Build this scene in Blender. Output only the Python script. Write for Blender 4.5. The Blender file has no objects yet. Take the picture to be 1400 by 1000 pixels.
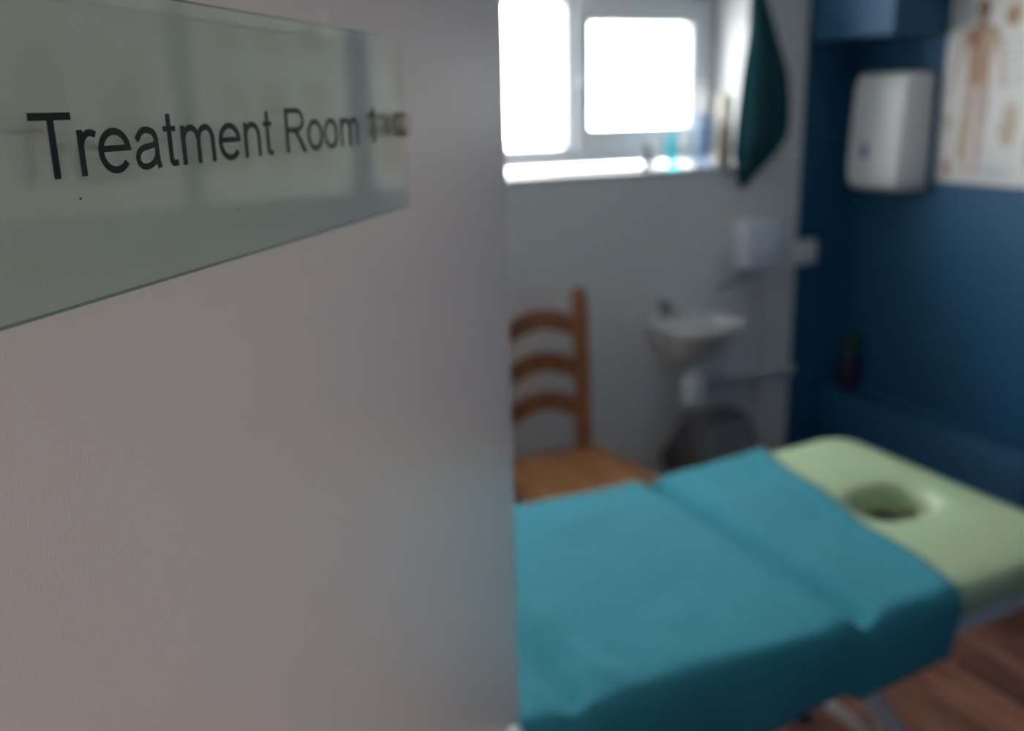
import bpy, bmesh, math, random
from mathutils import Vector, Matrix, noise

random.seed(7)
SC = bpy.context.scene
C = bpy.context.scene.collection
R = math.radians

# ------------------------------------------------------------------ camera
def setup_camera():
    yaw, pitch, roll = R(23.5), R(15.3), R(1.35)
    fw = Vector((math.sin(yaw)*math.cos(pitch), math.cos(yaw)*math.cos(pitch), -math.sin(pitch)))
    rt = Vector((math.cos(yaw), -math.sin(yaw), 0)); up = rt.cross(fw)
    rt2 = math.cos(roll)*rt - math.sin(roll)*up
    up2 = math.sin(roll)*rt + math.cos(roll)*up
    cd = bpy.data.cameras.new('camera'); co = bpy.data.objects.new('camera', cd); C.objects.link(co)
    m = Matrix((rt2, up2, -fw)).transposed().to_4x4(); m.translation = Vector((0, 0, 1.5))
    co.matrix_world = m
    cd.sensor_fit = 'HORIZONTAL'; cd.sensor_width = 23.5
    cd.lens = 23.5*1300/1400
    cd.clip_start = 0.01
    cd.dof.use_dof = True; cd.dof.focus_distance = 0.305; cd.dof.aperture_fstop = 4.4
    SC.camera = co
setup_camera()

# ------------------------------------------------------------------ sky, exposure, lights
SC.view_settings.view_transform = 'Standard'
SC.view_settings.look = 'None'
SC.view_settings.exposure = 0.0
SC.view_settings.gamma = 1.0
SC.view_settings.use_curve_mapping = False
W = bpy.data.worlds.new('overcast_sky'); SC.world = W; W.use_nodes = True
bg = W.node_tree.nodes['Background']
bg.inputs['Color'].default_value = (0.97, 0.985, 1.0, 1)
bg.inputs['Strength'].default_value = 18.0

def area_light(name, loc, target, sx, sy, power, color, portal=False):
    d = bpy.data.lights.new(name, 'AREA'); d.shape = 'RECTANGLE'; d.size = sx; d.size_y = sy
    d.energy = power; d.color = color
    o = bpy.data.objects.new(name, d); C.objects.link(o); o.location = loc
    o.rotation_euler = (Vector(target)-Vector(loc)).to_track_quat('-Z', 'Y').to_euler()
    if portal: d.cycles.is_portal = True
    return o
# portal that guides daylight sampling through the window opening
area_light('window_portal', (0.765, 3.03, 1.59), (0.765, 2.0, 1.59), 2.62, 0.60, 1, (1, 1, 1), True)

# ------------------------------------------------------------------ materials
def nt(m):
    m.use_nodes = True
    n = m.node_tree; return n, n.nodes, n.links, n.nodes['Principled BSDF']

def mat(name, col, rough=0.5, metal=0.0, spec=0.5, noise_amt=0.0, nscale=20, bump=0.0, bscale=80, coat=0.0, sheen=0.0, stretch=None):
    m = bpy.data.materials.new(name); n, N, L, P = nt(m)
    P.inputs['Base Color'].default_value = (*col, 1)
    P.inputs['Roughness'].default_value = rough
    P.inputs['Metallic'].default_value = metal
    P.inputs['Specular IOR Level'].default_value = spec
    if coat: P.inputs['Coat Weight'].default_value = coat
    if sheen:
        P.inputs['Sheen Weight'].default_value = sheen
        P.inputs['Sheen Roughness'].default_value = 0.5
    tc = N.new('ShaderNodeTexCoord'); src = tc.outputs['Object']
    if stretch:
        mp = N.new('ShaderNodeMapping'); mp.inputs['Scale'].default_value = stretch
        L.new(src, mp.inputs['Vector']); src = mp.outputs['Vector']
    if noise_amt:
        t = N.new('ShaderNodeTexNoise'); t.inputs['Scale'].default_value = nscale; t.inputs['Detail'].default_value = 4
        L.new(src, t.inputs['Vector'])
        r = N.new('ShaderNodeMapRange'); r.inputs['To Min'].default_value = 1-noise_amt; r.inputs['To Max'].default_value = 1+noise_amt
        r.inputs['From Min'].default_value = 0.25; r.inputs['From Max'].default_value = 0.75
        L.new(t.outputs['Fac'], r.inputs['Value'])
        x = N.new('ShaderNodeVectorMath'); x.operation = 'SCALE'; x.inputs[0].default_value = col
        L.new(r.outputs['Result'], x.inputs['Scale']); L.new(x.outputs['Vector'], P.inputs['Base Color'])
    if bump:
        t = N.new('ShaderNodeTexNoise'); t.inputs['Scale'].default_value = bscale; t.inputs['Detail'].default_value = 3
        L.new(src, t.inputs['Vector'])
        b = N.new('ShaderNodeBump'); b.inputs['Strength'].default_value = bump; b.inputs['Distance'].default_value = 0.002
        L.new(t.outputs['Fac'], b.inputs['Height']); L.new(b.outputs['Normal'], P.inputs['Normal'])
    return m

def wood(name, c1, c2, rough=0.45, axis=1, scale=6.0, per_object=0.25):
    m = bpy.data.materials.new(name); n, N, L, P = nt(m)
    tc = N.new('ShaderNodeTexCoord'); oi = N.new('ShaderNodeObjectInfo')
    off = N.new('ShaderNodeVectorMath'); off.operation = 'SCALE'; off.inputs[0].default_value = (13, 7, 5)
    L.new(oi.outputs['Random'], off.inputs['Scale'])
    ad = N.new('ShaderNodeVectorMath'); L.new(tc.outputs['Object'], ad.inputs[0]); L.new(off.outputs['Vector'], ad.inputs[1])
    mp = N.new('ShaderNodeMapping'); s = [scale*4]*3; s[axis] = scale*0.35; mp.inputs['Scale'].default_value = s
    L.new(ad.outputs['Vector'], mp.inputs['Vector'])
    t = N.new('ShaderNodeTexNoise'); t.inputs['Scale'].default_value = 1.0; t.inputs['Detail'].default_value = 6; t.inputs['Distortion'].default_value = 0.6
    L.new(mp.outputs['Vector'], t.inputs['Vector'])
    cr = N.new('ShaderNodeValToRGB'); cr.color_ramp.elements[0].position = 0.3; cr.color_ramp.elements[1].position = 0.7
    cr.color_ramp.elements[0].color = (*c1, 1); cr.color_ramp.elements[1].color = (*c2, 1)
    L.new(t.outputs['Fac'], cr.inputs['Fac'])
    r = N.new('ShaderNodeMapRange'); r.inputs['To Min'].default_value = 1-per_object; r.inputs['To Max'].default_value = 1+per_object
    L.new(oi.outputs['Random'], r.inputs['Value'])
    x = N.new('ShaderNodeVectorMath'); x.operation = 'SCALE'; L.new(cr.outputs['Color'], x.inputs[0]); L.new(r.outputs['Result'], x.inputs['Scale'])
    L.new(x.outputs['Vector'], P.inputs['Base Color']); P.inputs['Roughness'].default_value = rough
    b = N.new('ShaderNodeBump'); b.inputs['Strength'].default_value = 0.15; b.inputs['Distance'].default_value = 0.001
    L.new(t.outputs['Fac'], b.inputs['Height']); L.new(b.outputs['Normal'], P.inputs['Normal'])
    return m

def thin_glass(name, tint, ior=1.5, rough=0.0, haze=0.0, haze_col=(0.6, 0.65, 0.63)):
    m = bpy.data.materials.new(name); m.use_nodes = True
    n = m.node_tree; N = n.nodes; L = n.links; N.clear()
    out = N.new('ShaderNodeOutputMaterial'); tr = N.new('ShaderNodeBsdfTransparent'); tr.inputs['Color'].default_value = (*tint, 1)
    gl = N.new('ShaderNodeBsdfGlossy'); gl.inputs['Roughness'].default_value = rough
    fr = N.new('ShaderNodeFresnel'); ge = N.new('ShaderNodeNewGeometry')      # unrefracted sheet: same reflectance on both sides
    mi = N.new('ShaderNodeMapRange'); mi.inputs['To Min'].default_value = ior; mi.inputs['To Max'].default_value = 1/ior
    L.new(ge.outputs['Backfacing'], mi.inputs['Value']); L.new(mi.outputs['Result'], fr.inputs['IOR'])
    mx = N.new('ShaderNodeMixShader'); L.new(fr.outputs[0], mx.inputs[0]); L.new(gl.outputs[0], mx.inputs[2])
    if haze:
        df = N.new('ShaderNodeBsdfDiffuse'); df.inputs['Color'].default_value = (*haze_col, 1)
        m2 = N.new('ShaderNodeMixShader'); m2.inputs[0].default_value = haze
        L.new(tr.outputs[0], m2.inputs[1]); L.new(df.outputs[0], m2.inputs[2]); L.new(m2.outputs[0], mx.inputs[1])
    else:
        L.new(tr.outputs[0], mx.inputs[1])
    L.new(mx.outputs[0], out.inputs['Surface'])
    return m

M = {}
M['wall'] = mat('grey_white_wall_paint', (0.84, 0.82, 0.805), 0.7, noise_amt=0.02, nscale=5, bump=0.25, bscale=120)
M['blue'] = mat('deep_blue_wall_paint', (0.018, 0.105, 0.215), 0.55, noise_amt=0.04, nscale=6, bump=0.25, bscale=120)
M['corridor_wall'] = mat('grey_corridor_paint', (0.30, 0.29, 0.28), 0.7, noise_amt=0.03, nscale=5, bump=0.2, bscale=120)
M['ceiling'] = mat('ceiling_paint', (0.88, 0.88, 0.87), 0.8, noise_amt=0.02, bump=0.15, bscale=90)
M['door'] = mat('satin_door_paint', (0.80, 0.755, 0.745), 0.22, spec=0.6, noise_amt=0.012, nscale=8, bump=0.22, bscale=900, stretch=(1, 1, 0.35))
M['jamb'] = mat('gloss_trim_paint', (0.74, 0.73, 0.71), 0.4, noise_amt=0.02, bump=0.1)
M['upvc'] = mat('white_upvc', (0.60, 0.63, 0.66), 0.3, noise_amt=0.01, bump=0.02)
M['reveal'] = mat('white_reveal_paint', (0.62, 0.62, 0.63), 0.55, noise_amt=0.02, bump=0.1)
M['pane'] = thin_glass('window_glass', (0.97, 0.98, 0.98))
M['plate'] = thin_glass('sign_glass', (0.885, 0.94, 0.91), 1.45, 0.015, 0.03)
M['plate_edge'] = mat('sign_glass_edge', (0.17, 0.32, 0.28), 0.15, noise_amt=0.05, nscale=60)
M['ink'] = mat('black_vinyl', (0.006, 0.006, 0.007), 0.35, noise_amt=0.1, nscale=40)
M['steel'] = mat('brushed_steel', (0.52, 0.49, 0.42), 0.28, 1.0, bump=0.05, bscale=300)
M['chrome'] = mat('chrome', (0.45, 0.46, 0.48), 0.16, 1.0, bump=0.02)
M['silver'] = mat('satin_silver', (0.72, 0.73, 0.75), 0.35, 1.0, bump=0.03)
M['floor'] = wood('dark_laminate', (0.15, 0.055, 0.036), (0.48, 0.21, 0.125), 0.42, 1, 7, 0.35)
M['screed'] = mat('dark_underlay', (0.03, 0.02, 0.016), 0.8, noise_amt=0.1)
M['bounce'] = mat('pale_bounce_ground', (0.68, 0.67, 0.64), 0.9, noise_amt=0.1, nscale=3)  # pale tone chosen to throw daylight up at the ceiling
M['carpet'] = mat('grey_carpet', (0.16, 0.15, 0.15), 0.95, noise_amt=0.15, nscale=200, bump=0.4, bscale=400)
M['pine'] = wood('stained_pine', (0.26, 0.085, 0.032), (0.50, 0.19, 0.075), 0.4, 2, 6, 0.06)
M['pine_seat'] = wood('stained_pine_seat', (0.33, 0.13, 0.048), (0.60, 0.26, 0.10), 0.4, 1, 6, 0.03)
M['teal'] = mat('teal_terry', (0.045, 0.28, 0.355), 0.92, spec=0.2, noise_amt=0.07, nscale=60, bump=0.5, bscale=500, sheen=0.05)
M['dark_teal'] = mat('dark_teal_terry', (0.008, 0.060, 0.078), 0.92, spec=0.2, noise_amt=0.1, nscale=60, bump=0.5, bscale=500, sheen=0.15)
M['green'] = mat('sage_vinyl', (0.44, 0.57, 0.34), 0.42, spec=0.4, noise_amt=0.03, nscale=15, bump=0.1, bscale=300)
M['white_metal'] = mat('white_powder_coat', (0.76, 0.76, 0.78), 0.4, noise_amt=0.02, bump=0.05)
M['ceramic'] = mat('white_ceramic', (0.80, 0.79, 0.77), 0.12, noise_amt=0.01, coat=0.4)
M['plastic'] = mat('white_plastic', (0.88, 0.88, 0.87), 0.30, noise_amt=0.01, bump=0.03)
M['plastic_blue'] = mat('bluish_white_plastic', (0.78, 0.81, 0.90), 0.35, noise_amt=0.01, bump=0.03)
M['pipe'] = mat('white_pipe', (0.62, 0.63, 0.66), 0.4, noise_amt=0.02)
M['bin'] = mat('dark_grey_plastic', (0.075, 0.073, 0.08), 0.5, noise_amt=0.05, bump=0.1, bscale=300)
M['bin_flap'] = mat('mid_grey_plastic', (0.15, 0.148, 0.16), 0.45, noise_amt=0.05, bump=0.1, bscale=300)
M['logo'] = mat('blue_logo_print', (0.015, 0.09, 0.50), 0.4, noise_amt=0.03)
M['purple'] = mat('purple_bottle_plastic', (0.03, 0.008, 0.075), 0.25, noise_amt=0.05)
M['magenta'] = mat('magenta_label', (0.035, 0.006, 0.03), 0.4, noise_amt=0.05)
M['lime'] = mat('green_cap_plastic', (0.022, 0.08, 0.02), 0.35, noise_amt=0.05)
M['cyan'] = mat('cyan_bottle_plastic', (0.10, 0.80, 0.90), 0.25, noise_amt=0.03)
M['smoke'] = mat('smoky_bottle_plastic', (0.22, 0.23, 0.25), 0.25, noise_amt=0.03)
M['paleblue'] = mat('pale_blue_plastic', (0.42, 0.55, 0.72), 0.3, noise_amt=0.03)
M['beige'] = mat('beige_bottle_plastic', (0.46, 0.36, 0.22), 0.35, noise_amt=0.03)
M['cream'] = mat('cream_cap_plastic', (0.80, 0.74, 0.56), 0.35, noise_amt=0.03)
M['white_bottle'] = mat('translucent_white_plastic', (0.92, 0.92, 0.92), 0.4, noise_amt=0.01)
M['rubber'] = mat('black_rubber', (0.02, 0.02, 0.02), 0.7, noise_amt=0.05)
M['paper'] = mat('poster_paper', (0.74, 0.73, 0.70), 0.45, noise_amt=0.03, nscale=8)
M['muscle'] = mat('muscle_print', (0.34, 0.15, 0.08), 0.45, noise_amt=0.45, nscale=50)
M['muscle_pale'] = mat('pale_muscle_print', (0.44, 0.27, 0.17), 0.45, noise_amt=0.35, nscale=60)
M['leg_print'] = mat('pale_pink_muscle_print', (0.56, 0.40, 0.34), 0.45, noise_amt=0.3, nscale=60)
M['skin_print'] = mat('ochre_print', (0.50, 0.36, 0.19), 0.45, noise_amt=0.3, nscale=60)
M['bone_print'] = mat('bone_print', (0.52, 0.43, 0.30), 0.45, noise_amt=0.2, nscale=60)
M['pink_print'] = mat('pink_print', (0.55, 0.32, 0.32), 0.45, noise_amt=0.15, nscale=60)
M['text_print'] = mat('grey_text_print', (0.42, 0.43, 0.46), 0.5, noise_amt=0.1)
M['blue_print'] = mat('pale_blue_print', (0.48, 0.53, 0.66), 0.5, noise_amt=0.1)
for k_, w_ in (('cyan', .6), ('paleblue', .5), ('smoke', .3), ('white_bottle', .6)):
    M[k_].node_tree.nodes['Principled BSDF'].inputs['Transmission Weight'].default_value = w_
    M[k_].node_tree.nodes['Principled BSDF'].inputs['IOR'].default_value = 1.1
    M[k_].node_tree.nodes['Principled BSDF'].inputs['Roughness'].default_value = .4
def emit(name, col, s):
    m = bpy.data.materials.new(name); n, N, L, P = nt(m)
    P.inputs['Base Color'].default_value = (*col, 1); P.inputs['Emission Color'].default_value = (*col, 1); P.inputs['Emission Strength'].default_value = s
    return m
M['fill_glow'] = emit('fill_light_diffuser', (1.0, 0.90, 0.82), 2.0)  # glowing face of the added corridor fill panel

# ------------------------------------------------------------------ helpers
def link(name, me, mats, parent=None, smooth=False):
    if not isinstance(mats, (list, tuple)): mats = [mats]
    o = bpy.data.objects.new(name, me); C.objects.link(o)
    for m in mats: me.materials.append(M[m])
    if parent is not None: o.parent = parent
    if smooth:
        for p in me.polygons: p.use_smooth = True
    return o

def fin(name, bm, mats, parent=None, smooth=False, angle=None):
    bmesh.ops.recalc_face_normals(bm, faces=bm.faces)
    me = bpy.data.meshes.new(name); bm.to_mesh(me); bm.free()
    o = link(name, me, mats, parent, smooth)
    if smooth and angle:
        me.set_sharp_from_angle(angle=R(angle))
    return o

def add_box(bm, x0, x1, y0, y1, z0, z1, bev=0.0, seg=2, mi=0):
    r = bmesh.ops.create_cube(bm, size=1.0)
    vs = r['verts']
    for v in vs:
        v.co = Vector((x0+(v.co.x+.5)*(x1-x0), y0+(v.co.y+.5)*(y1-y0), z0+(v.co.z+.5)*(z1-z0)))
    fs = {f for v in vs for f in v.link_faces}
    for f in fs: f.material_index = mi
    if bev:
        es = {e for v in vs for e in v.link_edges}
        bmesh.ops.bevel(bm, geom=list(es), offset=bev, segments=seg, profile=0.5, affect='EDGES')
    return vs

def box(name, x0, x1, y0, y1, z0, z1, m, parent=None, bev=0.0, seg=2):
    bm = bmesh.new(); add_box(bm, x0, x1, y0, y1, z0, z1, bev, seg)
    return fin(name, bm, m, parent, smooth=bool(bev), angle=40)

def add_loft(bm, loops, close=True, cap0=True, cap1=True):
    rings = [[bm.verts.new(p) for p in lp] for lp in loops]
    n = len(rings[0])
    for a, b in zip(rings, rings[1:]):
        for i in range(n if close else n-1):
            j = (i+1) % n
            bm.faces.new((a[i], a[j], b[j], b[i]))
    if cap0: bm.faces.new(list(reversed(rings[0])))
    if cap1: bm.faces.new(rings[-1])
    return rings

def loft(name, loops, m, parent=None, close=True, cap0=True, cap1=True, angle=40):
    bm = bmesh.new(); add_loft(bm, loops, close, cap0, cap1)
    return fin(name, bm, m, parent, True, angle)

def add_tube(bm, pts, rad, n=12):
    pts = [Vector(p) for p in pts]
    rads = rad if isinstance(rad, (list, tuple)) else [rad]*len(pts)
    t0 = (pts[1]-pts[0]).normalized()
    ref = Vector((0, 0, 1)) if abs(t0.z) < 0.9 else Vector((1, 0, 0))
    a = t0.cross(ref).normalized()
    loops = []
    for i, p in enumerate(pts):
        if i == 0: t = pts[1]-pts[0]
        elif i == len(pts)-1: t = pts[-1]-pts[-2]
        else: t = (pts[i+1]-pts[i]).normalized()+(pts[i]-pts[i-1]).normalized()
        t.normalize(); a = (a - t*a.dot(t)).normalized(); b = t.cross(a)
        loops.append([p+(a*math.cos(k*2*math.pi/n)+b*math.sin(k*2*math.pi/n))*rads[i] for k in range(n)])
    add_loft(bm, loops)

def tube(name, pts, rad, m, parent=None, n=12):
    bm = bmesh.new(); add_tube(bm, pts, rad, n)
    return fin(name, bm, m, parent, True, 50)

def lathe(name, prof, m, parent=None, n=28, c=(0, 0, 0), sx=1.0, sy=1.0, angle=35):
    loops = [[(c[0]+r*sx*math.cos(k*2*math.pi/n), c[1]+r*sy*math.sin(k*2*math.pi/n), c[2]+z) for k in range(n)] for r, z in prof]
    return loft(name, loops, m, parent, angle=angle)

def empty(name, loc=(0, 0, 0), rz=0.0):
    o = bpy.data.objects.new(name, None); C.objects.link(o); o.location = loc; o.rotation_euler = (0, 0, rz)
    o.empty_display_size = 0.05
    return o

def tag(o, label, cat, group=None):
    o['label'] = label; o['category'] = cat
    if group: o['group'] = group
    return o

def struct(o, label=None):
    o['kind'] = 'structure'
    if label: o['label'] = label
    return o

def rrect(x0, x1, y0, y1, r, z, n=6):
    pts = []
    for cx, cy, a0 in ((x1-r, y1-r, 0), (x0+r, y1-r, 90), (x0+r, y0+r, 180), (x1-r, y0+r, 270)):
        for k in range(n+1):
            a = R(a0+90*k/n); pts.append((cx+r*math.cos(a), cy+r*math.sin(a), z))
    return pts

def densify(pts, n=12):
    # add points on the four long straight sides of a rounded rectangle
    out = []
    m = len(pts)//4
    for k in range(4):
        out += pts[k*m:(k+1)*m]
        a, b = Vector(pts[(k+1)*m-1]), Vector(pts[((k+1)*m) % len(pts)])
        out += [tuple(a.lerp(b, q/(n+1))) for q in range(1, n+1)]
    return out

# ------------------------------------------------------------------ room shell
XL, XR, YF, YB, ZC = -0.90, 2.543, 0.13, 2.70, 2.32
WX0, WX1, WZ0, WZ1 = -0.55, 2.08, 1.285, 1.90       # window opening, widened unseen behind the door for extra daylight
BX = 2.295                                          # paint boundary on the back wall

fl = box('floor', XL-.1, XR+.1, YF, YB+.1, -0.06, -0.012, 'screed'); struct(fl, 'dark reddish brown laminate plank floor')
PW, PL = 0.126, 1.22
bm = bmesh.new(); add_box(bm, -PW/2+.0012, PW/2-.0012, -PL/2+.001, PL/2-.001, -0.012, 0, 0.0016, 1)
plank_me = None
x = XL+PW/2; row = 0
bmesh.ops.recalc_face_normals(bm, faces=bm.faces)
plank_me = bpy.data.meshes.new('plank'); bm.to_mesh(plank_me); bm.free(); plank_me.materials.append(M['floor'])
while x < XR+.02:
    y = YF - random.choice((0.2, 0.6, 0.95)) + PL/2
    while y-PL/2 < YB:
        p = bpy.data.objects.new('plank', plank_me); C.objects.link(p); p.parent = fl
        p.location = (x, y, 0)
        lo, hi = max(y-PL/2, YF), min(y+PL/2, YB)
        if hi-lo > 0.02:
            p.location.y = (lo+hi)/2; p.scale.y = (hi-lo)/PL
        y += PL
    x += PW; row += 1

# back wall with window opening, last strip painted blue
bm = bmesh.new()
T = 0.33
add_box(bm, XL-.1, WX0, YB, YB+T, -.05, ZC)
add_box(bm, WX0, WX1, YB, YB+T, -.05, WZ0-.02)
add_box(bm, WX0, WX1, YB, YB+T, WZ1, ZC)
add_box(bm, WX1, BX, YB, YB+T, -.05, ZC)
add_box(bm, BX, XR+.1, YB, YB+T, -.05, ZC, mi=1)
wb = fin('wall_back', bm, ['wall', 'blue']); struct(wb, 'grey white wall with a blue painted strip at its end')
# white plaster lining of the window reveal
bm = bmesh.new()
add_box(bm, WX1-.006, WX1, YB-.001, 2.93, WZ0, WZ1)
add_box(bm, WX0, WX0+.006, YB-.001, 2.93, WZ0, WZ1)
add_box(bm, WX0, WX1, YB-.001, 2.93, WZ1-.006, WZ1)
fin('reveal_lining', bm, 'reveal', wb)
struct(box('wall_right', XR, XR+.1, YF-.1, YB, -.05, ZC, 'blue'), 'deep blue painted wall')
struct(box('wall_left', XL-.1, XL, YF-.1, YB, -.05, ZC, 'wall'))
DX0, DX1, DZ = -0.205, 0.700, 2.03
bm = bmesh.new()
add_box(bm, XL-.1, DX0, .02, YF, -.05, ZC); add_box(bm, DX1, XR+.1, .02, YF, -.05, ZC); add_box(bm, DX0, DX1, .02, YF, DZ, ZC)
struct(fin('wall_front', bm, 'blue'))
struct(box('ceiling', XL-.1, XR+.1, YF-.11, YB+T, ZC, ZC+.06, 'ceiling'))
# door lining
bm = bmesh.new()
add_box(bm, DX0, DX0+.028, .01, YF+.004, 0, DZ, .002); add_box(bm, DX1-.028, DX1, .01, YF+.004, 0, DZ, .002)
add_box(bm, DX0, DX1, .01, YF+.004, DZ-.028, DZ, .002)
add_box(bm, DX1, DX1+.065, YF, YF+.016, 0, DZ+.065, .003); add_box(bm, DX0-.065, DX0, YF, YF+.016, 0, DZ+.065, .003)
add_box(bm, DX0, DX1, YF, YF+.016, DZ, DZ+.065, .003)
struct(fin('trim_1', bm, 'jamb'), 'white painted door lining and architrave')
# unseen ground, added and kept pale to bounce daylight onto the ceiling
struct(box('ground_outside', -25, 28, YB+T+.02, 45, -0.35, -0.25, 'bounce'), 'added pale bounce ground, out of view outside the window')
# corridor
CX0, CX1, CY = -1.2, 2.3, -3.4
struct(box('floor_corridor', CX0, CX1, CY, YF, -.06, 0.0, 'carpet'))
struct(box('ceiling_corridor', CX0, CX1, CY, .02, ZC, ZC+.06, 'ceiling'))
struct(box('wall_corridor_back', CX0, CX1, CY-.1, CY, -.05, ZC, 'corridor_wall'))
struct(box('wall_corridor_left', CX0-.1, CX0, CY-.1, .02, -.05, ZC, 'corridor_wall'))
struct(box('wall_corridor_right', CX1, CX1+.1, CY-.1, .02, -.05, ZC, 'corridor_wall'))

# ceiling panel added out of view behind the camera to light the door
def corridor_fill(x, y, p):
    t = empty('ceiling_fill_panel', (x, y, ZC)); tag(t, 'added fill light panel in the corridor, out of view', 'light')
    box('tray', -.62, .62, -.30, .30, -.03, 0, 'white_metal', t, .004)
    box('diffuser', -.60, .60, -.28, .28, -.036, -.029, 'fill_glow', t, .002)
    d = bpy.data.lights.new('corridor_fill_light', 'AREA'); d.shape = 'RECTANGLE'; d.size = 1.2; d.size_y = .56; d.energy = p; d.color = (1, .88, .82)
    o = bpy.data.objects.new('corridor_fill_light', d); C.objects.link(o); o.parent = t; o.location = (0, 0, -.04)
corridor_fill(1.45, -2.75, 56.0)

# ------------------------------------------------------------------ window
def build_window():
    w = empty('window_1', (0, 0, 0)); struct(w, 'white framed window with a fixed light beside an opening casement, widened out of view')
    y0, y1 = 2.93, 3.0
    z0, z1 = WZ0+.012, WZ1
    def ring(name, x0, x1, za, zb, wl, wr, wb_, wt, ya, yb, m, parent, bev=.006):
        bm = bmesh.new()
        add_box(bm, x0, x0+wl, ya, yb, za, zb, bev); add_box(bm, x1-wr, x1, ya, yb, za, zb, bev)
        add_box(bm, x0+wl-.004, x1-wr+.004, ya+.0015, yb-.0015, za, za+wb_, bev); add_box(bm, x0+wl-.004, x1-wr+.004, ya+.0015, yb-.0015, zb-wt, zb, bev)
        return fin(name, bm, m, parent, True, 40)
    ring('frame', WX0, WX1, z0, z1, .055, .05, .062, .080, y0, y1, 'upvc', w)
    for mx in (.135, .90, 1.494): box('mullion', mx, mx+.034, y0+.002, y1-.002, z0+.04, z1-.05, 'upvc', w, .006)
    s = ring('casement_sash', -.501, .139, z0+.045, z1-.06, .055, .055, .076, .082, y0-.018, y1-.02, 'upvc', w)  # sash and next two panes added behind the door for more daylight
    box('casement_handle', .118, .132, y0-.03, y0-.017, 1.55, 1.60, 'upvc', s, .003)
    box('pane', -.465, .102, 2.95, 2.954, z0+.09, z1-.11, 'pane', w)
    box('pane', .165, .905, 2.964, 2.968, z0+.045, z1-.06, 'pane', w)
    s = ring('casement_sash', 1.522, 2.036, z0+.045, z1-.06, .055, .064, .076, .082, y0-.018, y1-.02, 'upvc', w)
    box('pane', .93, 1.498, 2.964, 2.968, z0+.045, z1-.06, 'pane', w)
    box('pane', 1.56, 1.99, 2.95, 2.954, z0+.09, z1-.11, 'pane', w)
    # handle on the sash
    h = box('casement_handle', 1.535, 1.549, y0-.03, y0-.017, 1.55, 1.60, 'upvc', s, .003)
    # sill board
    bm = bmesh.new(); add_box(bm, WX0+.002, WX1-.002, YB-.004, 2.935, WZ0-.02, WZ0, .004)
    sl = fin('window_sill', bm, 'reveal', w, True, 40)
build_window()

# ------------------------------------------------------------------ blue boxings
struct(box('trim_2', 2.305, XR, 2.33, YB, 1.686, ZC, 'blue', None, .004), 'blue painted overhead bulkhead in the room corner')
struct(box('trim_3', 2.435, XR, 1.80, YB, 0, 0.456, 'blue', None, .006), 'low blue painted pipe boxing along the blue wall')

# ------------------------------------------------------------------ door and sign (door coordinates: x along leaf, y towards the leaf back, z up)
A = R(37.95)
U = Vector((math.sin(A), math.cos(A), 0)); NB = Vector((-math.cos(A), math.sin(A), 0))
DF = 0.216           # distance of the leaf's face from the camera axis
def door_frame_matrix():
    m = Matrix((U, NB, Vector((0, 0, 1)))).transposed().to_4x4()
    m.translation = NB*DF
    return m
DM = door_frame_matrix()
def build_door():
    d = empty('door_1'); struct(d, 'satin painted flush door standing open'); d.matrix_world = DM
    t1 = 0.836
    bm = bmesh.new(); add_box(bm, -.004, t1, 0, .040, .006, 2.0, .002, 2)
    fin('leaf', bm, 'door', d, True, 40)
    zl = 0.876
    # latch in the leading edge
    la = box('latch_plate', t1-.0005, t1+.0015, .009, .031, zl-.03, zl+.03, 'silver', d, .0005, 1)
    bm = bmesh.new()
    add_box(bm, t1, t1+.012, .013, .027, zl-.012, zl+.012, .003, 2)
    fin('latch_bolt', bm, 'silver', la, True, 40)
    # lever handles on both faces
    for s, y in ((-1, 0.0), (1, .040)):
        zh = 0.876
        n = 28
        def ringl(r, yy): return [(t1-.051+r*math.cos(k*2*math.pi/n), yy, zh+r*math.sin(k*2*math.pi/n)) for k in range(n)]
        h = loft('handle_rose', [ringl(.026, y), ringl(.026, y+s*.009), ringl(.0235, y+s*.012)], 'silver', d)
        tube('lever', [(t1-.051, y+s*.006, zh), (t1-.051, y+s*.04, zh), (t1-.056, y+s*.048, zh), (t1-.068, y+s*.052, zh), (t1-.166, y+s*.052, zh)], [.009, .009, .010, .010, .008], 'silver', h, 14)
    for z in (.25, 1.0, 1.75):
        tube('hinge', [(-.012, -.004, z-.05), (-.012, -.004, z+.05)], .007, 'silver', d, 12)
build_door()

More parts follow.
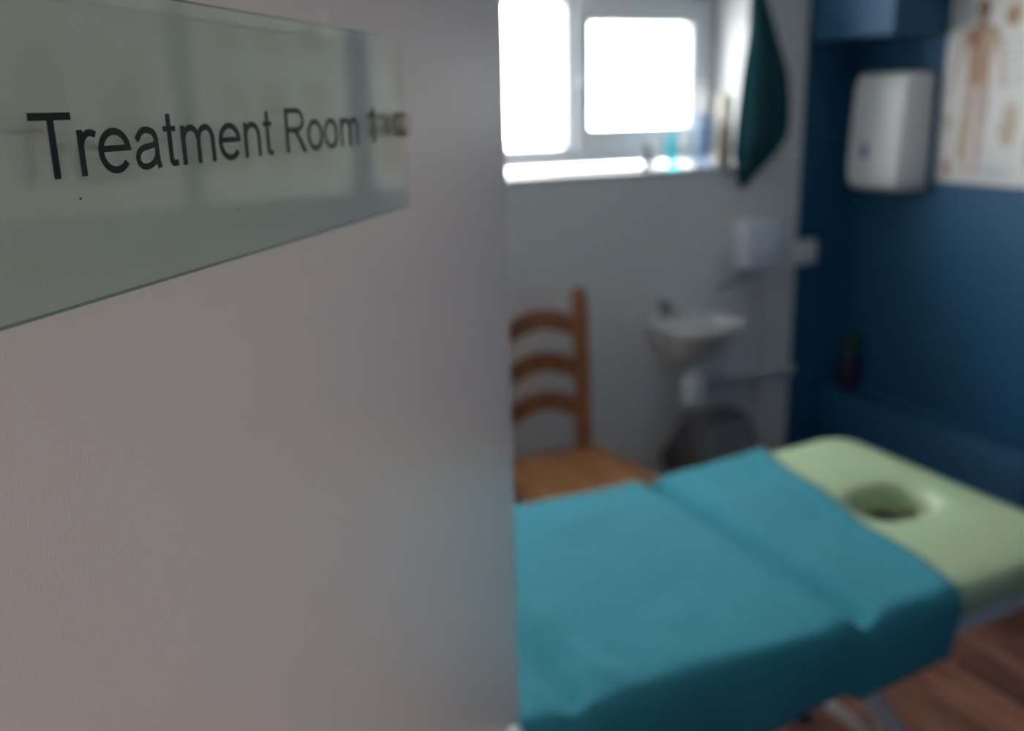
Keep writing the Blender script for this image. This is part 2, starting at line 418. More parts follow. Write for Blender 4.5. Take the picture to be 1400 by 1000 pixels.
# --- lettering: strokes in type units (2048 per em), drawn like a plain grotesque
def arc(cx, cy, rx, ry, a0, a1, n=16):
    return [(cx+rx*math.cos(R(a0+(a1-a0)*k/n)), cy+ry*math.sin(R(a0+(a1-a0)*k/n))) for k in range(n+1)]
def arch(x0, x1, s):   # right-hand arch of n / m between stem centres x0 and x1
    r = (x1-x0)/2
    return [(x0, 560)]+arc(x0+r*1.06, 640, r*1.06, 352, 172, 90, 8)+arc(x0+r*1.06, 640, r*.94, 352, 85, 0, 8)+[(x1, 0)]
SM = 180
GL = {
 'T': (1251, [([(43+2, 1380), (1206, 1380)], 172), ([(625, 1380), (625, 0)], 194)]),
 'r': (682, [([(222, 1062), (222, 0)], SM), ([(222, 560)]+arc(520, 600, 298, 392, 172, 92, 8)+[(600, 975), (688, 935)], 165)]),
 'e': (1139, [(arc(570, 531, 446, 466, -2, 180, 22)+arc(570, 531, 446, 466, 180, 322, 18), 176), ([(150, 531+55), (1000, 531+55)], 150)]),
 'a': (1139, [([(165, 755)]+arc(545, 700, 330, 292, 160, 60, 10)+arc(620, 690, 255, 302, 55, 0, 8)+[(880, 330), (892, 150), (945, 0)], 172),
              ([(880, 640), (700, 590), (480, 560), (330, 520), (215, 430), (170, 300), (205, 170), (300, 90), (440, 62), (600, 90), (740, 165), (840, 280), (880, 420)], 160)]),
 't': (569, [([(264, 1380), (264, 260), (272, 150), (315, 95), (390, 78), (528, 90)], 172), ([(36, 992), (520, 992)], 140)]),
 'm': (1706, [([(222, 1062), (222, 0)], SM), (arch(222, 853, 1), SM*.97), (arch(853, 1482, 1), SM*.97)]),
 'n': (1139, [([(222, 1062), (222, 0)], SM), (arch(222, 908, 1), SM*.97)]),
 'R': (1479, [([(258, 1466), (258, 0)], 194), ([(258, 1385), (860, 1385)]+arc(860, 1067, 420, 318, 90, -90, 18)+[(258, 749)], 168),
              ([(640, 749), (780, 700), (900, 590), (1010, 430), (1340, -20)], 190)]),
 'o': (1139, [(arc(569, 531, 440, 466, 0, 360, 36), 176)]),
 '1': (1139, [([(673, 1450), (673, 0)], SM), ([(673, 1400), (590, 1290), (450, 1180), (250, 1075)], 172)]),
}
def stroke_quads(bm, pts, w, sc, off, y):
    pts = [Vector((p[0], p[1])) for p in pts]
    closed = (pts[0]-pts[-1]).length < 1
    if closed: pts = pts[:-1]
    n = len(pts); L_, R_ = [], []
    for i, p in enumerate(pts):
        if closed: a, b = pts[i-1], pts[(i+1) % n]
        else: a, b = pts[max(i-1, 0)], pts[min(i+1, n-1)]
        d0 = (p-a).normalized() if (p-a).length > 0 else (b-p).normalized()
        d1 = (b-p).normalized() if (b-p).length > 0 else d0
        t = (d0+d1).normalized(); nn = Vector((-t.y, t.x)); k = 1/max(.6, nn.dot(Vector((-d0.y, d0.x))))
        L_.append(p+nn*w/2*k); R_.append(p-nn*w/2*k)
    def mk(q): return bm.verts.new((off+q.x*sc[0], y, q.y*sc[1]))
    lv = [mk(q) for q in L_]; rv = [mk(q) for q in R_]
    for i in range(n if closed else n-1):
        j = (i+1) % n
        bm.faces.new((lv[i], lv[j], rv[j], rv[i]))

def build_sign():
    s = empty('sign_plate'); s.matrix_world = DM
    tag(s, 'clear greenish glass door sign reading Treatment Room 1 in black letters', 'sign')
    y1 = -.012; y0 = y1-.004          # back and front of the glass
    x0, x1, z0, z1 = .166, .5405, 1.4432, 1.5387
    bm = bmesh.new(); add_box(bm, x0, x1, y0, y1, z0, z1)
    for f in bm.faces:
        f.material_index = 0 if abs(f.normal.y) > .9 else 1
    bm.normal_update()
    for f in bm.faces:
        f.material_index = 1 if abs(f.normal.z) > .9 else 0
    fin('glass', bm, ['plate', 'plate_edge'], s)
    sc = (1.555e-5, 1.300e-5); x = .2349-43*sc[0]; base = 1.4820
    txt = 'Treatment Room 1'
    cache = {}
    for i, ch in enumerate(txt):
        if ch == ' ': x += 569*sc[0]; continue
        if ch not in cache:
            bm = bmesh.new()
            for k, (pts, w) in enumerate(GL[ch][1]): stroke_quads(bm, pts, w, sc, 0, -k*2e-6)
            me = bpy.data.meshes.new('letter'); bm.to_mesh(me); bm.free(); me.materials.append(M['ink']); cache[ch] = me
        o = bpy.data.objects.new('letter', cache[ch]); C.objects.link(o); o.parent = s
        o.location = (x, y0-.0002, base)
        x += GL[ch][0]*sc[0] - (74*sc[0] if ch == 'T' else 0)
    for cx in (.188, .5255):
        zc = 1.491
        n = 24
        def rg(r, y): return [(cx+r*math.cos(k*2*math.pi/n), y, zc+r*math.sin(k*2*math.pi/n)) for k in range(n)]
        b = loft('standoff', [rg(.0064, 0), rg(.0064, y1)], 'steel', s)
        loft('standoff_cap', [rg(.0070, y0), rg(.0070, y0-.0060), rg(.0062, y0-.0072)], 'steel', b)
    for (px, pz) in ((.2525, 1.4755), (.344, 1.4625)):
        n = 8
        loft('speck', [[(px+r*math.cos(k*2*math.pi/n), y0-yy, pz+1.2*r*math.sin(k*2*math.pi/n)) for k in range(n)] for r, yy in ((.0004, .00005), (.0003, .0003))], 'ink', s)
build_sign()

# ------------------------------------------------------------------ treatment couch
HX = 1.105           # hinge of the head section
TOP = 0.676
TILT = R(3.4)
CY0, CY1 = 1.030, 1.712
def couch_z(x):
    return TOP + (max(0, x-HX)*math.tan(TILT))
def cushion_loops(x0, x1, y0, y1, th, r=.05, e=.022):
    L_ = []
    for ins, z in ((e*.6, -th), (e*.15, -th+e*.3), (0, -th+e), (0, -e*1.1), (e*.3, -e*.35), (e*1.0, -.002), (e*2.2, .002), (e*4, .004)):
        L_.append(rrect(x0+ins, x1-ins, y0+ins, y1-ins, max(r-ins*.6, .01), z, 8))
    return L_
def build_couch():
    c = empty('treatment_couch', (0.55, 1.37, 0)); tag(c, 'massage couch with sage green vinyl pads, face hole and white metal frame', 'massage couch')
    off = Vector((-.55, -1.37, 0))
    def place(o): o.location = off; return o
    th = .058
    for x0, x1, nm in ((-.28, .500, 'foot_pad'), (.565, 1.030, 'middle_pad')):
        lp = [[(p[0], p[1], p[2]+TOP) for p in l] for l in cushion_loops(x0, x1, CY0, CY1, th)]
        place(loft(nm, lp, 'green', c, angle=60))
    # head pad with oval face hole, tilted up a little about the hinge
    x0, x1 = 0.0, .522
    outer = [densify(l) for l in cushion_loops(x0, x1, CY0, CY1, th, r=.07)]
    hx, hy = .330, 1.352
    N_ = len(outer[0])
    def hole(rx, ry, z):
        pts = []
        for p in outer[3]:
            a = math.atan2((p[1]-hy)/ry, (p[0]-hx)/rx)
            # even spread: use angle to the point from the hole centre
            a = math.atan2(p[1]-hy, p[0]-hx)
            ca, sa = math.cos(a), math.sin(a)
            k = (abs(ca/rx)**2.6+abs(sa/ry)**2.6)**(-1/2.6)
            pts.append((hx+k*ca, hy+k*sa, z))
        return pts
    mid = [tuple(outer[-1][i][j]*.5+hole(.115, .105, .004)[i][j]*.5 for j in range(3)) for i in range(N_)]
    loops = outer + [mid, hole(.108, .095, .003), hole(.095, .081, -.001), hole(.085, .070, -.010), hole(.080, .064, -.024), hole(.080, .064, -th)]
    loops.append(outer[0])
    bm = bmesh.new(); add_loft(bm, loops, True, False, False)
    bmesh.ops.remove_doubles(bm, verts=bm.verts, dist=1e-5)
    hp = fin('head_pad', bm, 'green', c, True, 60)
    hp.location = off+Vector((HX, 0, TOP)); hp.rotation_euler = (0, -TILT, 0)
    bm = bmesh.new()    # rails that carry the head pad
    for y in (CY0+.035, CY1-.035): add_box(bm, .0, .46, y-.0125, y+.0125, -th-.044, -th-.002, .003)
    add_box(bm, .43, .46, CY0+.035, CY1-.035, -th-.042, -th-.004, .003)
    hr = fin('head_rail', bm, 'white_metal', c, True, 40); hr.location = hp.location; hr.rotation_euler = hp.rotation_euler
    # main frame
    bm = bmesh.new()
    zt = TOP-th-.002
    for y in (CY0+.09, CY1-.09): add_box(bm, -.24, HX+.02, y-.02, y+.02, zt-.04, zt, .004)
    for xx in (-.22, .5, 1.06): add_box(bm, xx-.02, xx+.02, CY0+.09, CY1-.09, zt-.038, zt-.002, .004)
    place(fin('frame', bm, 'white_metal', c, True, 40))
    for xx, sx in ((.08, -1), (1.085, 1)):
        for y in (CY0+.09, CY1-.09):
            bm = bmesh.new(); add_tube(bm, [(xx, y, zt-.03), (xx+sx*.37, y, .05)], .022, 14)
            l = place(fin('leg', bm, 'white_metal', c, True, 50))
            bm = bmesh.new(); add_tube(bm, [(xx+sx*.366, y, .055), (xx+sx*.385, y, 0.0)], [.025, .029], 14)
            fin('rubber_foot', bm, 'rubber', l, True, 50)
        bm = bmesh.new(); add_tube(bm, [(xx+sx*.24, CY0+.09, .235), (xx+sx*.24, CY1-.09, .235)], .014, 12)
        place(fin('cross_brace', bm, 'white_metal', c, True, 50))
build_couch()

def build_cloth():
    NX, NV = 150, 96
    top_w = CY1-CY0+.012
    dropn, dropf = .138, .13
    rad = .021
    def profile(s):
        # s: arc length from far hem; returns (y, dz, side) ; dz <= 0 below the top
        yF, yN = CY1+.006, CY0-.006
        flat = (yF-yN)-2*rad; q = math.pi*rad/2
        vf = dropf-rad; vn = dropn-rad
        if s < vf: return yF, -(rad+vf-s), -1
        s -= vf
        if s < q: a = s/rad; return yF-rad+rad*math.cos(a), -rad+rad*math.sin(a), -0.5
        s -= q
        if s < flat: return yF-rad-s, 0, 0
        s -= flat
        if s < q: a = s/rad; return yN+rad-rad*math.sin(a), -rad+rad*math.cos(a), 0.5
        s -= q
        return yN, -rad-s, 1
    total = (dropf-rad)+(dropn-rad)+math.pi*rad+(CY1-CY0+.012-2*rad)
    vs, fs = [], []
    for i in range(NX+1):
        for j in range(NV+1):
            fj = j/NV; s = fj*total
            y, dz, side = profile(s)
            xe = 1.377 - .110*(CY1-y)/(CY1-CY0) + .004*math.sin(y*23)
            x = -.20+(xe+.20)*i/NX
            z = couch_z(x)+.0075
            # valleys over the two pad joints
            ww = 1.0 if side == 0 else .55
            crease = HX-.034 - .006*(CY1-y)/(CY1-CY0)
            dip = .036*math.exp(-((x-crease)/.021)**2)
            ridge = .006*math.exp(-((x-crease+.045)/.022)**2)+.003*math.exp(-((x-crease-.075)/.03)**2)+.006*math.exp(-((x-xe+.012)/.022)**2)
            dip2 = .024*math.exp(-((x-.533)/.022)**2); ridge2 = .006*math.exp(-((x-.59-.2*max(0, 1.2-y))/.022)**2)
            near = max(0.0, 1-(y-CY0)/.16)
            wr = .006*noise.noise(Vector((x*5, y*6, 1.3)))+.0022*noise.noise(Vector((x*16, y*19, 4.7)))
            wr += .010*near*noise.noise(Vector((x*9+3, y*14, 9.1)))*math.exp(-((x-.6)/.18)**2)
            lift = (ridge-dip)*ww + (ridge2-dip2)*ww + (wr if side == 0 else wr*.4)
            yy = y
            if side == 1:
                dep = -dz
                hemw = .006*math.sin(x*9.3+.6)+.003*math.sin(x*21+2)
                yy = y - .004 + .12*max(0, dep-.06) + .006*math.sin(x*26+dep*8)*dep/dropn - .018*math.exp(-((x-crease)/.03)**2)*(-1)*dep/dropn*.5
                zz = z + dz*(1+.08*hemw/.01*.8) + lift
            elif side == -1:
                dep = -dz
                yy = y + .004 + .05*max(0, dep-rad) + .006*math.sin(x*22)*dep/dropf
                zz = z + dz*(1+.05*math.sin(x*8)) + lift
            else:
                zz = z+dz+lift
                yy = y
            vs.append((x, yy, zz))
    w = NV+1
    for i in range(NX):
        for j in range(NV):
            fs.append((i*w+j, i*w+j+1, (i+1)*w+j+1, (i+1)*w+j))
    me = bpy.data.meshes.new('couch_towel'); me.from_pydata(vs, [], fs)
    o = link('couch_towel', me, 'teal', None, True)
    sm = o.modifiers.new('thickness', 'SOLIDIFY'); sm.thickness = .0045; sm.offset = 0
    tag(o, 'large teal towel spread over the massage couch', 'towel')
build_cloth()

# ------------------------------------------------------------------ ladder back chair
def build_chair():
    bx = 1.204
    c = empty('ladder_back_chair', (bx, 2.38, 0)); tag(c, 'brown wooden ladder back chair with arched slats and solid seat', 'chair')
    px = .133; ps = .020; yb = .155
    def post(sx):
        pts = [(sx*px, yb+.0, 0), (sx*px, yb-.01, .25), (sx*px, yb-.012, .45), (sx*px, yb-.004, .70), (sx*px, yb+.012, .935)]
        bm = bmesh.new()
        lp = [[(x+ps*a, y+ps*b, z) for a, b in ((1, .8), (.8, 1), (-.8, 1), (-1, .8), (-1, -.8), (-.8, -1), (.8, -1), (1, -.8))] for x, y, z in pts]
        last = lp[-1]
        cx, cy = sx*px, yb+.012
        lp.append([((x-cx)*.8+cx, (y-cy)*.8+cy, .950) for x, y, z in last]); lp.append([((x-cx)*.3+cx, (y-cy)*.3+cy, .958) for x, y, z in last])
        add_loft(bm, lp)
        fin('back_post', bm, 'pine', c, True, 35)
    post(-1); post(1)
    for z0, yy in ((.842, .008), (.712, -.001), (.588, -.008)):
        bm = bmesh.new(); loops = []
        for k in range(17):
            t = -1+2*k/16; x = t*(px-.012)
            zt = z0+.056-.036*abs(t)**2.2; zb = z0-.006-.036*abs(t)**2.0+.004*(1-abs(t))
            y = yb+yy+.012*(1-t*t)
            loops.append([(x, y-.008, zb), (x, y+.008, zb), (x, y+.008, zt-.003), (x, y+.003, zt), (x, y-.003, zt), (x, y-.008, zt-.003)])
        add_loft(bm, loops); fin('back_slat', bm, 'pine', c, True, 35)
    # solid seat, wider at the front
    def seat_loop(ins, z):
        a, b, f, g = .172-ins, .140-ins, .212-ins, -.22+ins
        pts = []
        r = .03
        corners = ((a, b), (-a, b), (-f, g), (f, g))
        for k in range(4):
            p = Vector(corners[k]); pr = Vector(corners[k-1]); nx_ = Vector(corners[(k+1) % 4])
            d0 = (pr-p).normalized(); d1 = (nx_-p).normalized()
            for q in range(5):
                u = q/4; e = p+d0*r*(1-u)**2+d1*r*u**2
                pts.append((e.x, e.y, z))
        return pts
    loft('seat', [seat_loop(.008, .428), seat_loop(0, .434), seat_loop(0, .450), seat_loop(.006, .456)], 'pine_seat', c, angle=35)
    for sx in (-1, 1):
        lathe('front_leg', [(.014, 0), (.018, .02), (.021, .2), (.024, .36), (.02, .430)], 'pine', c, 16, (sx*.175, -.185, 0))
        for z in (.16, .29): tube('stretcher', [(sx*.175, -.185, z), (sx*px, yb-.008, z)], .010, 'pine', c, 10)
    tube('stretcher', [(-.175, -.185, .22), (.175, -.185, .22)], .011, 'pine', c, 10)
    tube('stretcher', [(-px, yb-.008, .24), (px, yb-.008, .24)], .010, 'pine', c, 10)
build_chair()

# ------------------------------------------------------------------ basin
def build_basin():
    c = empty('wash_basin', (1.795, YB, 0.80)); tag(c, 'small white ceramic wash basin on the grey wall', 'basin')
    w, d = .135, .262
    def dl(w_, d_, yb, z, n=10):
        # D-shaped outline: straight back, rounded front
        pts = [(-w_, yb, z), (-w_*.5, yb, z), (0, yb, z), (w_*.5, yb, z), (w_, yb, z)]
        for k in range(0, 2*n+1):
            a = math.pi*k/(2*n)
            ca, sa = math.cos(a), math.sin(a)
            pts.append((w_*(abs(ca)**.55)*(1 if ca >= 0 else -1), yb-(d_)*(.45+.55*abs(sa)**.6) if True else 0, z))
        return pts
    loops = [dl(.030, .05, -.02, -.175), dl(.055, .10, -.006, -.150), dl(.085, .165, -.002, -.105), dl(.118, .225, -.001, -.055), dl(.132, .255, -.001, -.030),
             dl(w, d, -.001, -.024), dl(w, d, -.001, -.006), dl(w-.004, d-.004, -.001, 0),
             dl(w-.018, d-.085, -.062, -.001), dl(w-.024, d-.096, -.066, -.010), dl(w-.04, d-.125, -.075, -.06), dl(w-.075, d-.18, -.095, -.092)]
    loft('bowl', loops, 'ceramic', c, angle=50)
    t = lathe('tap', [(.020, 0), (.020, .006), (.015, .010), (.014, .030), (.021, .034), (.022, .052), (.014, .058)], 'chrome', c, 20, (-.072, -.034, 0))
    tube('tap_spout', [(-.072, -.036, .022), (-.070, -.075, .034), (-.068, -.105, .030), (-.068, -.112, .018)], [.011, .010, .009, .009], 'chrome', t, 12)
    lathe('drain', [(.018, -.093), (.018, -.090), (.012, -.0895)], 'chrome', c, 18, (0, -.12, 0))
    # trap under the bowl
    tr = lathe('bottle_trap', [(.016, -.165), (.016, -.19), (.036, -.193), (.038, -.22), (.038, -.275), (.034, -.292), (.012, -.296)], 'plastic', c, 24, (0, -.11, 0))
    tube('waste_pipe', [(.03, -.11, -.225), (.06, -.11, -.225), (.085, -.09, -.228), (.10, -.045, -.232), (.125, -.026, -.240), (.18, -.026, -.245), (.493, -.026, -.255)], .016, 'pipe', c, 14)
build_basin()

# electric hand-wash water heater with its spout
def build_heater():
    c = empty('water_heater', (2.082, YB, 0.94)); tag(c, 'small bluish white box water heater above the wash basin', 'water heater')
    bm = bmesh.new(); add_box(bm, -.070, .070, -.098, 0, 0, .165, .012, 3); fin('casing', bm, 'plastic_blue', c, True, 40)
    bm = bmesh.new(); add_tube(bm, [(0, -.1, .075), (0, -.106, .075)], .017, 20); fin('dial', bm, 'plastic', c, True, 40)
    lathe('outlet', [(.012, 0), (.012, -.02), (.008, -.022)], 'chrome', c, 16, (-.045, -.06, 0))
    tube('spout', [(-.045, -.06, -.012), (-.060, -.070, -.020), (-.12, -.095, -.030), (-.205, -.135, -.038), (-.215, -.14, -.044), (-.217, -.141, -.055)], [.008, .007, .007, .007, .007, .006], 'chrome', c, 12)
    tube('supply_pipe', [(.045, -.02, .0), (.045, -.02, -.41), (.045, -.02, -.94)], .0075, 'pipe', c, 12)
build_heater()

def build_spur():
    c = empty('fused_switch', (2.325, YB, .97)); tag(c, 'square white fused switch on the edge of the blue strip', 'switch')
    bm = bmesh.new(); add_box(bm, -.040, .040, -.032, 0, -.043, .043, .006, 3); fin('back_box', bm, 'plastic', c, True, 40)
    box('rocker', -.012, .012, -.037, -.030, -.004, .030, 'plastic', c, .002)
build_spur()

# ------------------------------------------------------------------ swing bin
def build_bin():
    c = empty('swing_bin', (1.80, 2.47, 0)); tag(c, 'dark grey plastic swing top bin below the wash basin', 'bin')
    def rr(w, d, z, r=.03): return rrect(-w*.80, w*.80, -d, d, r*.9, z*.96, 6)
    loft('body', [rr(.125, .085, 0), rr(.13, .09, .01), rr(.158, .118, .33), rr(.162, .122, .335), rr(.162, .122, .348)], 'bin', c)
    loft('lid', [rr(.166, .126, .335), rr(.168, .128, .34), rr(.167, .127, .365), rr(.150, .095, .44), rr(.128, .055, .515), rr(.118, .042, .532, .022), rr(.10, .03, .537, .018)], 'bin', c)
    # sloping swing flap on the front of the lid
    bm = bmesh.new()
    p = [(-.098, -.119, .372), (.098, -.119, .372), (.077, -.062, .484), (-.077, -.062, .484)]
    n = Vector((0, -.9, .43)).normalized()
    lo = [Vector(q) for q in p]; cen = sum(lo, Vector())/4
    add_loft(bm, [[tuple(q) for q in lo], [tuple(q+n*.007) for q in lo], [tuple(cen+(q-cen)*.95+n*.010) for q in lo]])
    fin('flap', bm, 'bin_flap', c, True, 30)
build_bin()

# ------------------------------------------------------------------ paper towel dispenser
def build_dispenser():
    c = empty('paper_towel_dispenser', (XR, 2.488, 1.197)); tag(c, 'white paper towel dispenser with a small blue logo on the blue wall', 'dispenser')
    loops = []
    D = .140
    def sec(z, d, w, r):
        pts = [(0, w, z), (0, -w, z)]
        for k in range(7):
            a = R(90*k/6); pts.append((-d+r-r*math.sin(a), -w+r-r*math.cos(a), z))
        for k in range(7):
            a = R(90*k/6); pts.append((-d+r-r*math.cos(a), w-r+r*math.sin(a), z))
        return pts
    for z, d, w in ((0, D-.035, .108), (.006, D-.02, .114), (.02, D-.008, .118), (.06, D, .12), (.20, D-.004, .12), (.335, D-.014, .12), (.365, D-.02, .118), (.374, D-.028, .114), (.378, D-.04, .108)):
        loops.append(sec(z, d, w, .03))
    loft('cover', loops, 'plastic', c, angle=50)
    # blue drop-shaped logo
    n = 20
    def lg(s, dx):
        pts = []
        for k in range(n):
            a = 2*math.pi*k/n; r = s*(1+.35*max(0, math.sin(a))**3)
            pts.append((-D-dx, .030+r*.75*math.cos(a), .125+r*1.15*math.sin(a)))
        return pts
    lo = loft('logo', [lg(.018, -.006), lg(.018, .0006), lg(.0165, .0009)], 'logo', c)
    box('lock', -.052, -.040, -.1215, -.119, .30, .312, 'silver', c, .001, 1)
build_dispenser()

# ------------------------------------------------------------------ anatomy poster
def build_poster():
    c = empty('anatomy_poster', (XR-.0005, 2.335, 1.229)); tag(c, 'printed muscle anatomy chart on the blue wall', 'poster')
    Wd, Ht = .45, .66
    # local: horizontal h runs towards the viewer's right (-Y)
    bm = bmesh.new(); add_box(bm, -.0022, 0, -Wd, 0, 0, Ht); fin('sheet', bm, 'paper', c)
    def poly(name, pts, m, lift=.0006, parent=c):
        bm = bmesh.new()
        add_loft(bm, [[(-.0022+.0002, -h, z) for h, z in pts], [(-.0022-lift, -h, z) for h, z in pts]])
        return fin(name, bm, m, parent)
    def ell(h, z, rh, rz, n=18): return [(h+rh*math.cos(2*math.pi*k/n), z+rz*math.sin(2*math.pi*k/n)) for k in range(n)]
    h0 = .128
    f = poly('figure_torso', [(h0-.018, .475), (h0-.058, .462), (h0-.064, .44), (h0-.046, .405), (h0-.040, .345), (h0-.044, .300), (h0, .285), (h0+.044, .300), (h0+.040, .345), (h0+.046, .405), (h0+.064, .44), (h0+.058, .462), (h0+.018, .475)], 'muscle_pale')
    poly('figure_head', ell(h0, .520, .022, .031), 'muscle', .0008, f); poly('figure_neck', [(h0-.014, .47), (h0+.014, .47), (h0+.012, .51), (h0-.012, .51)], 'muscle', .0007, f)
    for s in (-1, 1):
        poly('figure_chest', [(h0+s*.003, .455), (h0+s*.05, .452), (h0+s*.052, .425), (h0+s*.025, .41), (h0+s*.003, .418)], 'muscle' if s < 0 else 'skin_print', .0009, f)
        poly('figure_arm', [(h0+s*.058, .462), (h0+s*.074, .44), (h0+s*.088, .37), (h0+s*.098, .30), (h0+s*.094, .275), (h0+s*.084, .30), (h0+s*.070, .37), (h0+s*.052, .43)], 'leg_print', .0008, f)
        poly('figure_leg', [(h0+s*.003, .30), (h0+s*.046, .31), (h0+s*.044, .22), (h0+s*.034, .15), (h0+s*.036, .10), (h0+s*.026, .045), (h0+s*.040, .032), (h0+s*.012, .032), (h0+s*.012, .10), (h0+s*.010, .16)][::1], 'leg_print', .0007, f)
    d = poly('head_diagram', ell(.235, .495, .030, .036), 'skin_print'); poly('head_muscle', ell(.228, .490, .016, .024), 'muscle', .0009, d)
    d = poly('hand_diagram', [(.235, .12), (.275, .12), (.285, .19), (.283, .235), (.276, .235), (.274, .20), (.270, .25), (.262, .25), (.260, .20), (.254, .255), (.246, .255), (.246, .20), (.240, .24), (.232, .24), (.232, .19), (.218, .17), (.222, .16)], 'bone_print')
    d = poly('leg_diagram', [(.075, .075), (.10, .075), (.118, .16), (.112, .22), (.088, .225), (.078, .16)], 'bone_print', .0011); poly('leg_muscle', ell(.102, .185, .011, .028), 'skin_print', .0014, d)
    poly('arm_diagram', [(.32, .30), (.35, .29), (.38, .42), (.38, .56), (.36, .57), (.34, .44)], 'muscle_pale')
    poly('back_diagram', [(.33, .05), (.40, .05), (.42, .13), (.40, .22), (.34, .22), (.32, .13)], 'skin_print')
    poly('foot_diagram', ell(.028, .19, .014, .03), 'bone_print')
    poly('pink_panel', [(.018, .02), (.060, .02), (.056, .07), (.022, .07)], 'pink_print')
    for k in range(4): poly('text_line', [(.16, .022+k*.011), (.27, .022+k*.011), (.27, .027+k*.011), (.16, .027+k*.011)], 'blue_print')
    for k in range(9): poly('text_line', [(.015, .26+k*.03), (.045, .26+k*.03), (.045, .265+k*.03), (.015, .265+k*.03)], 'text_print')
    for k in range(6): poly('text_line', [(.205, .30+k*.025), (.30, .30+k*.025), (.30, .305+k*.025), (.205, .305+k*.025)], 'text_print')
    poly('title_band', [(.06, .60), (.39, .60), (.39, .635), (.06, .635)], 'text_print')
build_poster()

def build_chart(y, label, rows, cols, m):
    c = empty('wall_chart', (XR-.0005, y, 1.229)); tag(c, label, 'poster')
    Wd, Ht = .50, .66
    bm = bmesh.new(); add_box(bm, -.0022, 0, -Wd, 0, 0, Ht); fin('sheet', bm, 'paper', c)
    for i in range(rows):
        for j in range(cols):
            h = .05+(Wd-.10)*(j+.5)/cols; z = .05+.52*(i+.5)/rows; rh = .30*(Wd-.1)/cols; rz = .36*.52/rows
            bm = bmesh.new()
            o1 = [(-.002, -(h+rh*math.cos(2*math.pi*k/16)), z+rz*math.sin(2*math.pi*k/16)*(1+.3*math.cos(4*math.pi*k/16))) for k in range(16)]
            add_loft(bm, [o1, [(-.0028, p[1], p[2]) for p in o1]]); fin('diagram', bm, m, c)
    bm = bmesh.new(); add_box(bm, -.0027, -.0015, -Wd+.06, -.06, .60, .635); fin('title_band', bm, 'text_print', c)
build_chart(1.80, 'pale wall chart with a grid of small bone diagrams on the blue wall', 3, 3, 'bone_print')
build_chart(1.235, 'pale wall chart with two tall ochre diagrams on the blue wall', 1, 2, 'skin_print')

# ------------------------------------------------------------------ hanging towel
def build_hanging_towel():
    rows = [(1.99, 2.060, 2.078), (1.93, 2.045, 2.085), (1.81, 2.020, 2.088), (1.699, 2.012, 2.129), (1.586, 1.989, 2.172), (1.50, 1.978, 2.184), (1.426, 1.969, 2.187), (1.379, 1.965, 2.181), (1.332, 1.965, 2.147), (1.271, 1.989, 2.083), (1.213, 2.010, 2.028)]
    N_ = 60; vs = []; fs = []
    RR = []
    for a, b in zip(rows, rows[1:]):
        for k in range(5):
            t = k/5; RR.append(tuple(a[i]+(b[i]-a[i])*t for i in range(3)))
    RR.append(rows[-1])
    for z, xl, xr in RR:
        for k in range(N_):
            u = 2*math.pi*k/N_
            x = (xl+xr)/2-(xr-xl)/2*math.cos(u)
            wdt = (xr-xl)
            dep = .010+.12*wdt
            fold = 1+.55*math.sin(u*5+z*2)*min(1, wdt/.1)
            # left front facet turned to the window
            y = YB-.032-.12*wdt-dep*math.sin(u)*.95*fold*(0.5 if math.sin(u) < 0 else 1)
            y = min(y, YB-.006)
            vs.append((x, y, z))
    for i in range(len(RR)-1):
        for k in range(N_):
            j = (k+1) % N_
            fs.append((i*N_+k, i*N_+j, (i+1)*N_+j, (i+1)*N_+k))
    fs.append(tuple(range(N_))); fs.append(tuple(range((len(RR)-1)*N_, len(RR)*N_))[::-1])
    me = bpy.data.meshes.new('hanging_towel'); me.from_pydata(vs, [], fs)
    o = link('hanging_towel', me, 'dark_teal', None, True); tag(o, 'dark teal towel hanging in a point beside the window', 'towel')
    h = empty('wall_hook', (2.069, YB, 1.99)); tag(h, 'chrome wall hook that holds the dark teal towel', 'hook')
    lathe_plate = box('hook_plate', -.014, .014, -.006, 0, 0, .07, 'chrome', h, .003)
    tube('hook_arm', [(0, -.004, .03), (0, -.03, .012), (0, -.055, .014), (0, -.062, .035)], .0055, 'chrome', h, 12)
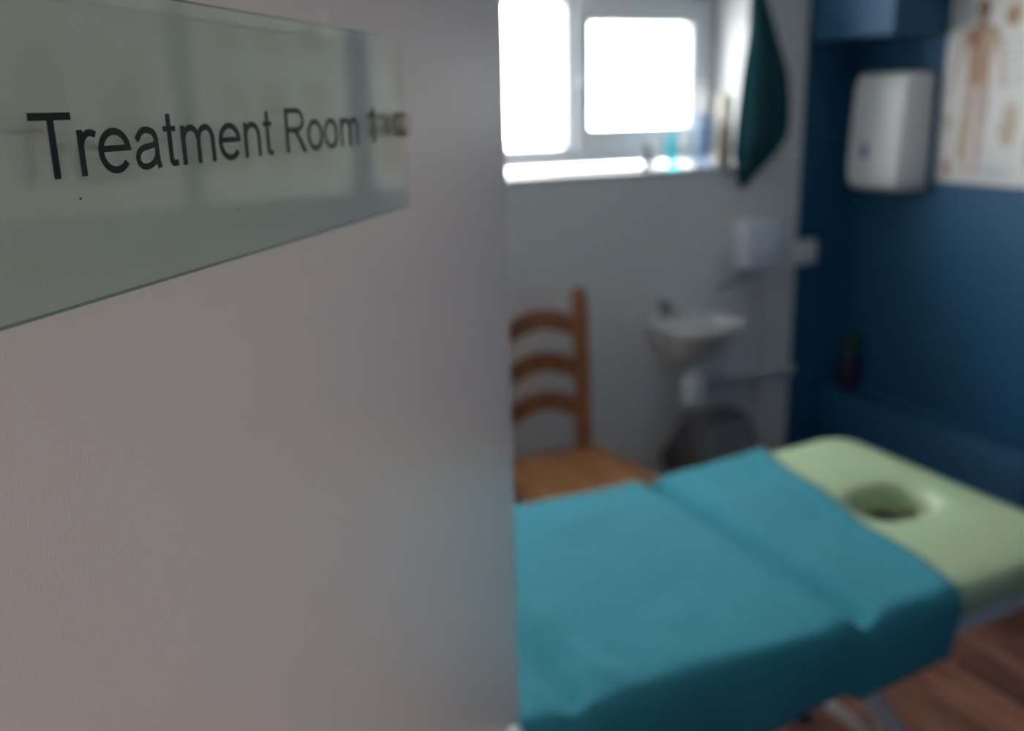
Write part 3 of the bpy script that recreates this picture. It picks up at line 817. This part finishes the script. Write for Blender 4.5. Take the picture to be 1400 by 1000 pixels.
build_hanging_towel()

# ------------------------------------------------------------------ bottles on the sill
def bottle(name, label, x, y, z, r, h, body_m, cap_m, cap_h, neck=.4, sx=1.0, pump=False, band=None):
    t = empty(name, (x, y, z)); tag(t, label, 'bottle', None)
    hb = h-cap_h
    lathe('body', [(r*.9, 0), (r, .004), (r, hb*.80), (r*.9, hb*.90), (r*neck*1.1, hb*.97), (r*neck, hb)], body_m, t, 24, (0, 0, 0), sx)
    cp = lathe('cap', [(r*neck*1.15, hb-.002), (r*neck*1.15, h-.003), (r*neck*1.0, h)], cap_m, t, 20)
    if pump: tube('pump_nozzle', [(0, 0, h-.004), (0, 0, h+.018), (-.008, -.004, h+.024), (-.035, -.012, h+.022)], .005, cap_m, cp, 10)
    if band: lathe('label_band', [(r*1.01, hb*.2), (r*1.015, hb*.21), (r*1.015, hb*.65), (r*1.01, hb*.66)], band, t, 24, (0, 0, 0), sx)
    return t
ZS = WZ0
bottle('small_bottle', 'small smoky grey bottle on the window sill', 1.700, 2.755, ZS, .016, .088, 'smoke', 'smoke', .022, .7)
bottle('lotion_bottle', 'squat white lotion bottle between the grey and cyan bottles', 1.752, 2.80, ZS, .022, .10, 'white_bottle', 'white_bottle', .02, .6)
bottle('cyan_bottle', 'bright cyan bottle on the window sill', 1.799, 2.755, ZS, .019, .125, 'cyan', 'cyan', .028, .6)
bottle('white_bottle', 'white bottle beside the bright cyan bottle', 1.862, 2.765, ZS, .024, .135, 'white_bottle', 'white_bottle', .03, .5)
bottle('tall_pump_bottle', 'tall pale blue pump bottle with white top on the sill', 1.935, 2.775, ZS, .031, .25, 'paleblue', 'white_bottle', .075, .55, 1.0, True)
bottle('beige_bottle', 'beige bottle with a cream cap at the end of the sill', 2.008, 2.755, ZS, .026, .235, 'beige', 'cream', .085, .8)
# bottle on the blue boxing
bottle('spray_bottle', 'purple bottle with a green cap on the low blue boxing', 2.487, 2.60, .456, .030, .205, 'purple', 'lime', .065, .62, 1.0, False, 'magenta')
